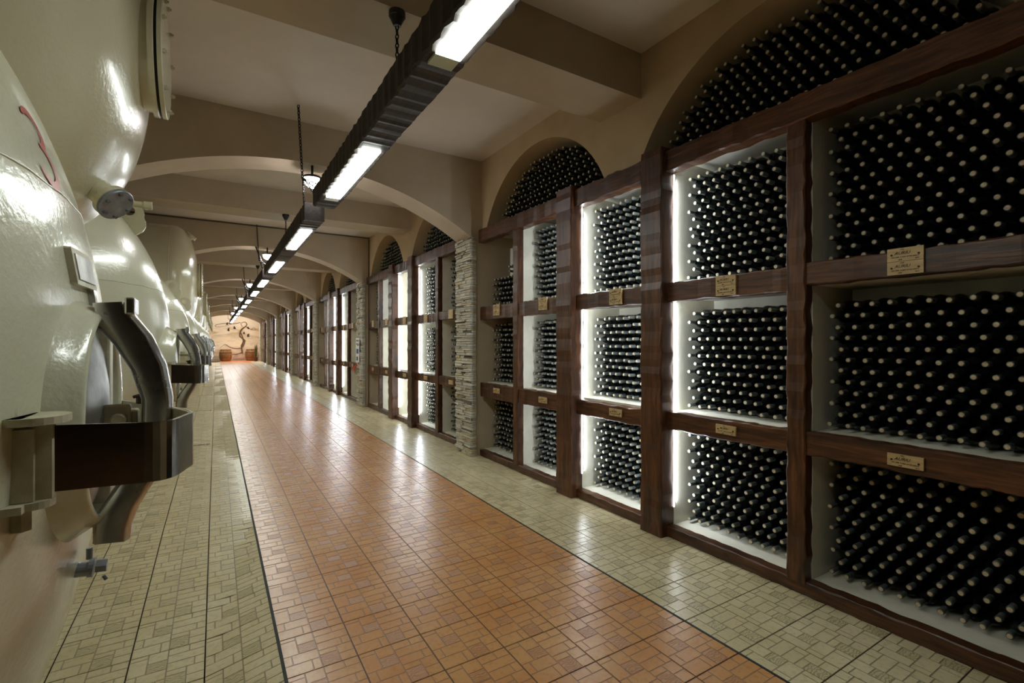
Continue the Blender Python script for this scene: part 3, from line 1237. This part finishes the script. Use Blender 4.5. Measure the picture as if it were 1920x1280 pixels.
def lower_tank(Y, Z, lug, label, pole=-.24, ax=.725, DX=0.0):
    T = empty('storage_tank', (-.965, Y, 0), label, 'tank', 'lower row of cream tanks')
    Yh = Y - .08
    R = 1.2
    xc = pole - ax
    YT = Y
    Y = Y - .10
    tank_shell('shell', YT, Z, xc, ax, R, 2.0, 'tank', T)
    # weld beads of the dome petals
    mb = MB()
    zw = 1.82
    dz = zw - Z
    rw = []
    for i in range(41):
        y = -1.05 + 2.1 * i / 40
        r = math.sqrt(y * y + dz ** 2)
        if r < R * .995:
            rw.append((dome_x(xc, ax, R, 2, r) - .0005, YT + y, zw + .002 * math.sin(i * 1.7)))
    mb.tube(rw, .0028, 6)
    mb.build('weld_bead', 'tank', T)
    # saddle feet below
    mb = MB()
    for xx in (-1.6, -3.6):
        mb.box(xx - .08, xx + .08, Y - .7, Y + .7, -.08, Z - 1.0)
    mb.build('saddle', 'tank', T)
    # manhole neck
    c = (Yh, HZ + .005)
    KY, KZ = .80, .85
    mb = MB()
    rings = []
    for x, r in ((-.30, .325), (-.262, .305), (-.240, .288), (-.222, .275), (-.210, .268), (-.204, .26), (-.206, .25), (-.212, .244), (-.30, .24)):
        rings.append([(x + DX, c[0] + r * KY * math.cos(2 * PI * k / 48), c[1] + r * KZ * math.sin(2 * PI * k / 48)) for k in range(48)])
    mb.loft(rings, 0, False)
    mb.build('manhole_neck', 'tank', T)
    mb = MB()
    rings = []
    for x, r in ((-.262, .228), (-.238, .232), (-.230, .226), (-.225, .21), (-.214, .165), (-.206, .09), (-.204, .004)):
        rings.append([(x + DX, c[0] + r * KY * math.cos(2 * PI * k / 40), c[1] + r * KZ * math.sin(2 * PI * k / 40)) for k in range(40)])
    mb.loft(rings, 0, True)
    dr = mb.build('manhole_door', 'door', T)
    mb = MB()
    rings = []
    for x, r in ((-.29, .2395), (-.25, .2395), (-.25, .228), (-.285, .228)):
        rings.append([(x + DX, c[0] + r * KY * math.cos(2 * PI * k / 40), c[1] + r * KZ * math.sin(2 * PI * k / 40)) for k in range(40)])
    mb.loft(rings, 0, False)
    mb.build('door_gasket', 'gasket', T)
    # polished vertical arm, outline from the side (x, z)
    outer = [(-.165, .252), (-.150, .222), (-.122, .180), (-.096, .115), (-.084, .04), (-.085, -.03), (-.105, -.12), (-.145, -.195), (-.158, -.235), (-.160, -.262)]
    inner = [(-.222, .248), (-.222, .205), (-.190, .165), (-.158, .105), (-.140, .04), (-.140, -.03), (-.160, -.105), (-.198, -.165), (-.222, -.21), (-.222, -.258)]
    mb = MB()
    rings = []
    hw = .034
    for (a, b) in zip(outer, inner):
        rings.append([(a[0], Y - hw * .55, HZ + a[1]), (a[0] - .008, Y - hw, HZ + a[1]), (b[0] + .006, Y - hw, HZ + b[1]), (b[0], Y - hw * .7, HZ + b[1]),
                      (b[0], Y + hw * .7, HZ + b[1]), (b[0] + .006, Y + hw, HZ + b[1]), (a[0] - .008, Y + hw, HZ + a[1]), (a[0], Y + hw * .55, HZ + a[1])])
    mb.loft(rings, 0, True)
    # foot blocks and a raised edge lug
    mb.box(-.168, -.150, Y - .036, Y + .036, HZ + .225, HZ + .262)
    arm = mb.build('clamp_arm', 'steel_arm', T)
    md = arm.modifiers.new('b', 'BEVEL')
    md.width = .004
    md.segments = 2
    md.limit_method = 'ANGLE'
    # horizontal bent strap: steel outside, cream inside
    pts = [(-.246, Y - .27), (-.076, Y - .232), (-.040, Y - .10), (-.205, Y + .235)]
    sp = smooth_poly(pts, 6, .22)
    zt = [max(0, (-.09 - p[0])) * .08 if p[1] < Y else 0 for p in sp]
    zz0, zz1 = 1.240, 1.350
    strap_mesh(sp, zz0, zz1, .006, zt).build('clamp_strap', 'steel', T)
    st2 = strap_mesh([(p[0] - .0004 * 0, p[1]) for p in sp[7:]], zz0 + .001, zz1 - .001, -.004, zt[7:])
    tag(st2.build('strap_inner_face', 'bracket', T), 'cream painted inner face of the bent strap')
    # hinge at the near end
    hx, hy = -.244, Y - .285
    mb = MB()
    mb.box(hx - .075, hx - .004, hy - .012, hy + .03, 1.245, 1.36)
    mb.box(hx - .012, hx + .016, hy - .002, hy + .022, 1.243, 1.366)
    mb.build('hinge_block', 'bracket', T)
    for zz in (1.374, 1.238):
        mb = MB()
        hr = .05 if zz > 1.3 else .03
        mb.disc((hx - .012, hy + .01, zz), (0, 0, 1), hr, .012, 24)
        mb.box(hx - .15, hx - .012, hy - .035, hy + .01 + hr * .8, zz - .006, zz + .006)
        if zz > 1.3:
            mb.disc((hx - .045, hy, 1.388), (0, 0, 1), .02, .018, 8)
        mb.build('hinge_plate', 'bracket', T)
    mb = MB()
    mb.disc((hx - .022, hy + .004, 1.215), (0, 0, 1), .014, .035, 6)
    mb.build('hinge_bolt', 'bracket', T)
    # door bracket with its pin
    mb = MB()
    mb.box(-.245, -.160, Y - .01, Y + .008, HZ - .035, HZ + .03)
    mb.box(-.245, -.150, Y + .008, Y + .05, HZ - .055, HZ + .015)
    mb.box(-.24, -.205, Y + .06, Y + .1, HZ - .2, HZ + .2)
    bo = mb.build('door_bracket', 'bracket', T)
    md = bo.modifiers.new('b', 'BEVEL')
    md.width = .005
    md.segments = 2
    mb = MB()
    mb.disc((-.180, Y - .016, HZ - .002), (0, -1, 0), .014, .02, 16, bev=.003)
    mb.build('pin', 'bracket', T)
    # wing screw on the strap
    mb = MB()
    mb.disc((-.15, Y + .13, 1.358), (0, 0, 1), .016, .018, 10)
    mb.tube([(-.17, Y + .12, 1.366), (-.13, Y + .14, 1.376)], .004, 6)
    mb.build('wing_screw', 'nail', T)
    # lifting lug on top: plate with a round hole
    lx, lz = lug
    mb = MB()
    n = 24
    yo = .0
    cx_, cz_ = lx, lz
    outp, inp = [], []
    for i in range(n):
        a = 2 * PI * i / n
        ca, sa = math.cos(a), math.sin(a)
        ro = .072 if sa > -.3 else .072 + .10 * (-sa - .3)
        outp.append((cx_ + ca * ro * 1.05, cz_ + sa * ro))
        inp.append((cx_ + ca * .03, cz_ + .012 + sa * .03))
    rings = [[(x, Y - .008, z) for x, z in inp], [(x, Y - .008, z) for x, z in outp], [(x, Y + .008, z) for x, z in outp], [(x, Y + .008, z) for x, z in inp], [(x, Y - .008, z) for x, z in inp]]
    mb.loft(rings, 0, False, smooth=False)
    mb.build('lifting_lug', 'tank', T)
    # outlet valve low on the dome
    zv = .985
    vy = Y + .09
    xv = dome_x(xc, ax, R, 2, math.hypot(Z - zv, .04)) - .008
    mb = MB()
    mb.disc((xv + .01, vy, zv), (1, 0, -.1), .016, .05, 18)
    mb.disc((xv + .034, vy, zv), (1, 0, -.1), .021, .009, 18)
    mb.disc((xv + .052, vy, zv), (1, 0, -.1), .015, .02, 6)
    mb.tube([(xv + .03, vy, zv + .02), (xv + .03, vy, zv + .045)], .006, 8)
    mb.tube([(xv + .055, vy, zv - .024), (xv + .06, vy, zv - .034)], .004, 6)
    mb.build('outlet_valve', 'blank', T)
    return T


N5 = ['nearest the camera, at the left edge', 'second from the camera', 'third from the camera']
tanks = []
for k in range(16):
    Y = (1.45, 3.90, 6.35)[k] if k < 3 else 1.40 + 2.45 * k
    lb = 'cream enamelled horizontal tank with clamped round manhole, ' + (N5[k] if k < 3 else 'far down the lower row')
    if k < 3:
        t = lower_tank(Y, (1.36, 1.546, 1.48)[k], ((-.46, 2.27), (-.46, 2.30), (-.40, 2.08))[k], lb, (-.232, -.261, -.231)[k], (.711, 1.138, 1.485)[k], (.0, -.008, .004)[k])
    else:
        t = copy_tree(tanks[2])
        t.location.y = Y
        tag(t, lb, 'tank', 'far lower tanks, too alike and overlapped to tell apart')
    tanks.append(t)
T0 = tanks[0]

# red numeral 3 painted on the nearest tank: flat print wrapped on the dome
cu3 = []
for i in range(15):
    a = math.radians(150 - 240 * i / 14)
    cu3.append((.052 * math.cos(a), .043 + .043 * math.sin(a)))
for i in range(17):
    a = math.radians(80 - 240 * i / 16)
    cu3.append((.062 * math.cos(a), -.052 + .052 * math.sin(a)))
mb = MB()
th = [.006 + .007 * abs(math.sin(PI * i / (len(cu3) - 1) * 2)) for i in range(len(cu3))]
NY, NZ = 1.36, 1.905
r0, r1 = [], []
for i, (a, b) in enumerate(cu3):
    p = Vector(cu3[min(i + 1, len(cu3) - 1)]) - Vector(cu3[max(i - 1, 0)])
    p.normalize()
    for q, s_ in ((r0, 1), (r1, -1)):
        y = NY + (a - p.y * th[i] * s_) * .8
        z = NZ + (b + p.x * th[i] * s_) * .76
        r = math.hypot(y - 1.45, z - 1.36)
        q.append((dome_x(-.943, .711, 1.2, 2, r) + .002, y, z))
mb.loft([r0, r1], 0, False, False, False)
o = mb.build('painted_numeral', 'red', T0)
tag(o, 'red painted number three')

# nameplate frame and strip on the nearest tank
mb = MB()


def onx(y, z, d=0):
    return dome_x(-.943, .711, 1.2, 2, math.hypot(y - 1.45, z - 1.36)) + d


ya, yb, za, zb = 1.312, 1.47, 1.618, 1.695
q = [(ya, za), (yb, za), (yb, zb), (ya, zb)]
mb.loft([[(onx(y, z, -.01), y, z) for y, z in q], [(onx(y, z, .012), y, z) for y, z in q]], 0, True, smooth=False)
npl = mb.build('nameplate', 'bracket', T0)
md = npl.modifiers.new('b', 'BEVEL')
md.width = .004
mb = MB()
q = [(ya + .015, za + .012), (yb - .015, za + .012), (yb - .015, zb - .012), (ya + .015, zb - .012)]
mb.loft([[(onx(y, z, .0), y, z) for y, z in q], [(onx(y, z, .0135), y, z) for y, z in q]], 0, True, smooth=False)
mb.build('plate_face', 'door', npl)
mb = MB()
q = [(1.43, 1.56), (1.452, 1.56), (1.452, 1.617), (1.43, 1.617)]
mb.loft([[(onx(y, z, -.01), y, z) for y, z in q], [(onx(y, z, .012), y, z) for y, z in q]], 0, True, smooth=False)
mb.build('metal_tab', 'steel', T0)


def upper_tank(Y, Z, R, label, seam=-.62, pole=-.26, group=None, full=True):
    T = empty('storage_tank', (seam, Y, Z - R), label, 'tank', group)
    tank_shell('shell', Y, Z, seam, pole - seam, R, 2.35, 'tank2', T)
    mb = MB()
    rings = []
    for x, r in ((seam - .006, R), (seam, R + .004), (seam + .006, R)):
        rings.append([(x, Y + r * math.cos(2 * PI * k / 64), Z + r * math.sin(2 * PI * k / 64)) for k in range(64)])
    mb.loft(rings, 0, False)
    mb.build('weld_bead', 'tank2', T)
    zc = Z - .08 if full else Z + .04
    rm = .24 if full else .3
    for nm, x0, x1, r, mt in (('manhole_neck', pole - .06, pole + .03, rm * .93, 'tank2'), ('neck_flange', pole + .015, pole + .035, rm, 'tank2'),
                              ('gasket', pole + .035, pole + .045, rm * .96, 'gasket'), ('cover_plate', pole + .045, pole + .062, rm, 'tank2')):
        mb = MB()
        mb.disc(((x0 + x1) / 2, Y, zc), (1, 0, 0), r, x1 - x0, 48, bev=.003)
        mb.build(nm, mt, T)
    for i in range(10):
        a = 2 * PI * (i + .5) / 10
        mb = MB()
        cy, cz = Y + rm * .9 * math.cos(a), zc + rm * .9 * math.sin(a)
        mb.disc((pole + .067, cy, cz), (1, 0, 0), .009, .01, 6)
        mb.tube([(pole + .067, cy, cz), (pole + .078, cy, cz)], .005, 6)
        mb.build('bolt', 'bracket', T)
    return T


U1 = upper_tank(2.52, 2.78, .88, 'big cream upper tank with bolted round cover, overhead at top left', seam=-.72, pole=-.24)
# blank flange, pipe stub on the first upper tank
n = Vector((.66, -.42, -.62)).normalized()
c0 = Vector((-.33, 2.39, 2.03))
mb = MB()
mb.tube([c0 - n * .2, c0 - n * .02], .046, 24)
mb.disc(c0 - n * .02, n, .064, .02, 32, bev=.003)
fl = mb.build('outlet_flange', 'tank2', U1)
mb = MB()
mb.disc(c0 + n * .0, n, .0655, .014, 32, bev=.003)
bl = mb.build('blank_plate', 'blank', U1)
up = n.orthogonal().normalized()
sdv = n.cross(up)
for i in range(6):
    a = 2 * PI * i / 6 + .3
    p = c0 + (up * math.cos(a) + sdv * math.sin(a)) * .05 + n * .011
    mb = MB()
    mb.disc(p, n, .007, .011, 6)
    mb.disc(p - n * .043, n, .007, .012, 6)
    mb.build('bolt', 'bolt', U1)
mb = MB()
mb.tube([(-.62, 2.7, 2.11), (-.26, 2.7, 2.11)], .014, 12)
mb.tube([(-.275, 2.7, 2.11), (-.245, 2.7, 2.11)], .018, 12)
mb.build('pipe_stub', 'tank2', U1)

U2 = upper_tank(9.85, 2.5, .93, 'cream upper tank with bolted cover, between the first and second visible arches', full=False)
mb = MB()
mb.disc((-.36, 9.75, 3.28), (.6, -.2, .7), .09, .05, 20, bev=.005)
mb.tube([(-.44, 9.78, 3.2), (-.37, 9.75, 3.27)], .06, 14)
mb.build('top_port', 'tank2', U2)
for k in range(6):
    t = copy_tree(U2)
    t.location.y = 14.75 + 4.9 * k
    t.location.z -= .08
    if k == 5: t.location.y = 38.6
    tag(t, 'cream upper tank in the far row, mostly hidden behind the nearer one', 'tank', 'far upper tanks')

# ------------------------------------------------------------------ far end: barrels, vine, plant; sign on second pillar


def barrel(x, y, label):
    B = empty('barrel', (x, y, 0), label, 'barrel', 'oak barrels by the mural')
    mb = MB()
    rings = []
    for i in range(11):
        t = i / 10
        r = .34 + .09 * math.sin(PI * t)
        rings.append([(x + r * math.cos(2 * PI * q / 32), y + r * math.sin(2 * PI * q / 32), .02 + .88 * t) for q in range(32)])
    mb.loft(rings, 0, True)
    mb.build('staves', 'barrel', B)
    for z in (.05, .25, .62, .84):
        t = (z - .02) / .88
        r = .34 + .09 * math.sin(PI * t) + .006
        m2 = MB()
        m2.loft([[(x + r * math.cos(2 * PI * q / 32), y + r * math.sin(2 * PI * q / 32), z + h) for q in range(32)] for h in (0, .045)], 0, False)
        m2.build('hoop', 'hoop', B)


barrel(.62, 42.6, 'oak barrel standing left of the vine at the far end')
barrel(2.35, 42.9, 'oak barrel standing right of the vine, beside the racks')
V_ = empty('wall_vine', (1.9, YEND - .03, .5), 'dark vine with curling branches and grapes on the mural at the far end', 'vine')


def mp(u, v):
    D = (YEND * math.cos(YAW) + 1.0 * math.sin(YAW))
    return Vector(((u - 403) / 1061.0 * D, YEND - .03, 1.5 + (640 - v) / 904.0 * D))


vines = [[(453, 662), (451, 648), (455, 640), (452, 628), (449, 622), (452, 616), (460, 612), (470, 617), (480, 618)],
         [(453, 650), (458, 638), (448, 630), (450, 620), (456, 614), (462, 608), (458, 603), (450, 606), (453, 612)],
         [(452, 652), (440, 653), (428, 650), (420, 645), (410, 652)], [(449, 604), (436, 607), (420, 606), (404, 609), (402, 612), (410, 613), (425, 610), (440, 604)],
         [(453, 660), (440, 664), (432, 663)], [(470, 617), (476, 614), (484, 620)]]
for pl in vines:
    mb = MB()
    P_ = [mp(*p) for p in pl]
    Q = []
    for i in range(len(P_) - 1):
        for t in (0, .5):
            a = P_[max(i - 1, 0)]; b = P_[i]; c = P_[i + 1]; d = P_[min(i + 2, len(P_) - 1)]
            Q.append(.5 * ((2 * b) + (-a + c) * t + (2 * a - 5 * b + 4 * c - d) * t * t + (-a + 3 * b - 3 * c + d) * t ** 3))
    Q.append(P_[-1])
    n_ = len(Q)
    big = .055 if pl is vines[0] or pl is vines[1] else .022
    mb.tube(Q, [big * (1 - .75 * i / (n_ - 1)) for i in range(n_)], 6)
    mb.build('branch', 'vine', V_)
for (u, v, s_) in [(427, 617, 1), (438, 613, 1), (464, 614, .8), (456, 624, .8), (465, 628, 1.1), (430, 605, .9), (424, 606, .9)]:
    mb = MB()
    c = mp(u, v)
    for q in range(9):
        mb.disc(c + Vector((random.uniform(-.05, .05), -.01, random.uniform(-.12, .08))) * s_, (0, -1, 0), .04, .05, 8, bev=.01)
    mb.build('grape_cluster', 'grape', V_)
mb = MB()
for i in range(60):
    a = random.uniform(0, 6.28)
    t = random.uniform(.1, .4)
    c = Vector((2.6, 41.7, .25))
    tip = c + Vector((math.cos(a) * t * .4, math.sin(a) * t * .6, random.uniform(.3, 1.2)))
    s_ = Vector((-math.sin(a), math.cos(a), 0)) * .035
    md_ = c * .4 + tip * .6
    mb.add([c, md_ + s_, tip, md_ - s_], [(0, 1, 2, 3)], 0)
lf = None
P0 = empty('potted_plant', (2.8, 41.9, 0), 'dull green potted plant beside the right barrel at the far end', 'plant')
mb.build('foliage', 'leaf', P0)
mb = MB()
mb.tube([(2.6, 41.7, 0), (2.6, 41.7, .28)], [.11, .15], 14)
mb.build('pot', 'hoop', P0)

# stick-on sign and red hook on the second stone pillar
yp = OFF[1] + PF
sg = empty('pillar_sign', (2.80, yp - .1, 1.1), 'white sign sheet with small black and blue pictograms on the second stone pillar', 'sign')
mb = MB()
mb.box(2.796, 2.802, yp - .32, yp - .02, 1.02, 1.58)
mb.build('sheet', 'white', sg)
for (a, b, c, d, m_) in ((.05, .12, 1.5, 1.54, 'black'), (.16, .25, 1.5, 1.54, 'black'), (.05, .12, 1.42, 1.46, 'black'), (.16, .25, 1.4, 1.45, 'black'),
                         (.06, .26, 1.22, 1.33, 'blue'), (.06, .2, 1.06, 1.15, 'blue')):
    mb = MB()
    mb.box(2.794, 2.796, yp - .02 - b, yp - .02 - a, c, d)
    mb.build('pictogram', m_, sg)
mb = MB()
mb.tube([(2.79, yp - .12, .95), (2.75, yp - .16, .93), (2.72, yp - .1, .86), (2.73, yp - .2, .8)], [.02, .024, .02, .014], 8)
tag(mb.build('red_handle', 'signred'), 'small red handle hanging under the sign on the second pillar', 'handle')
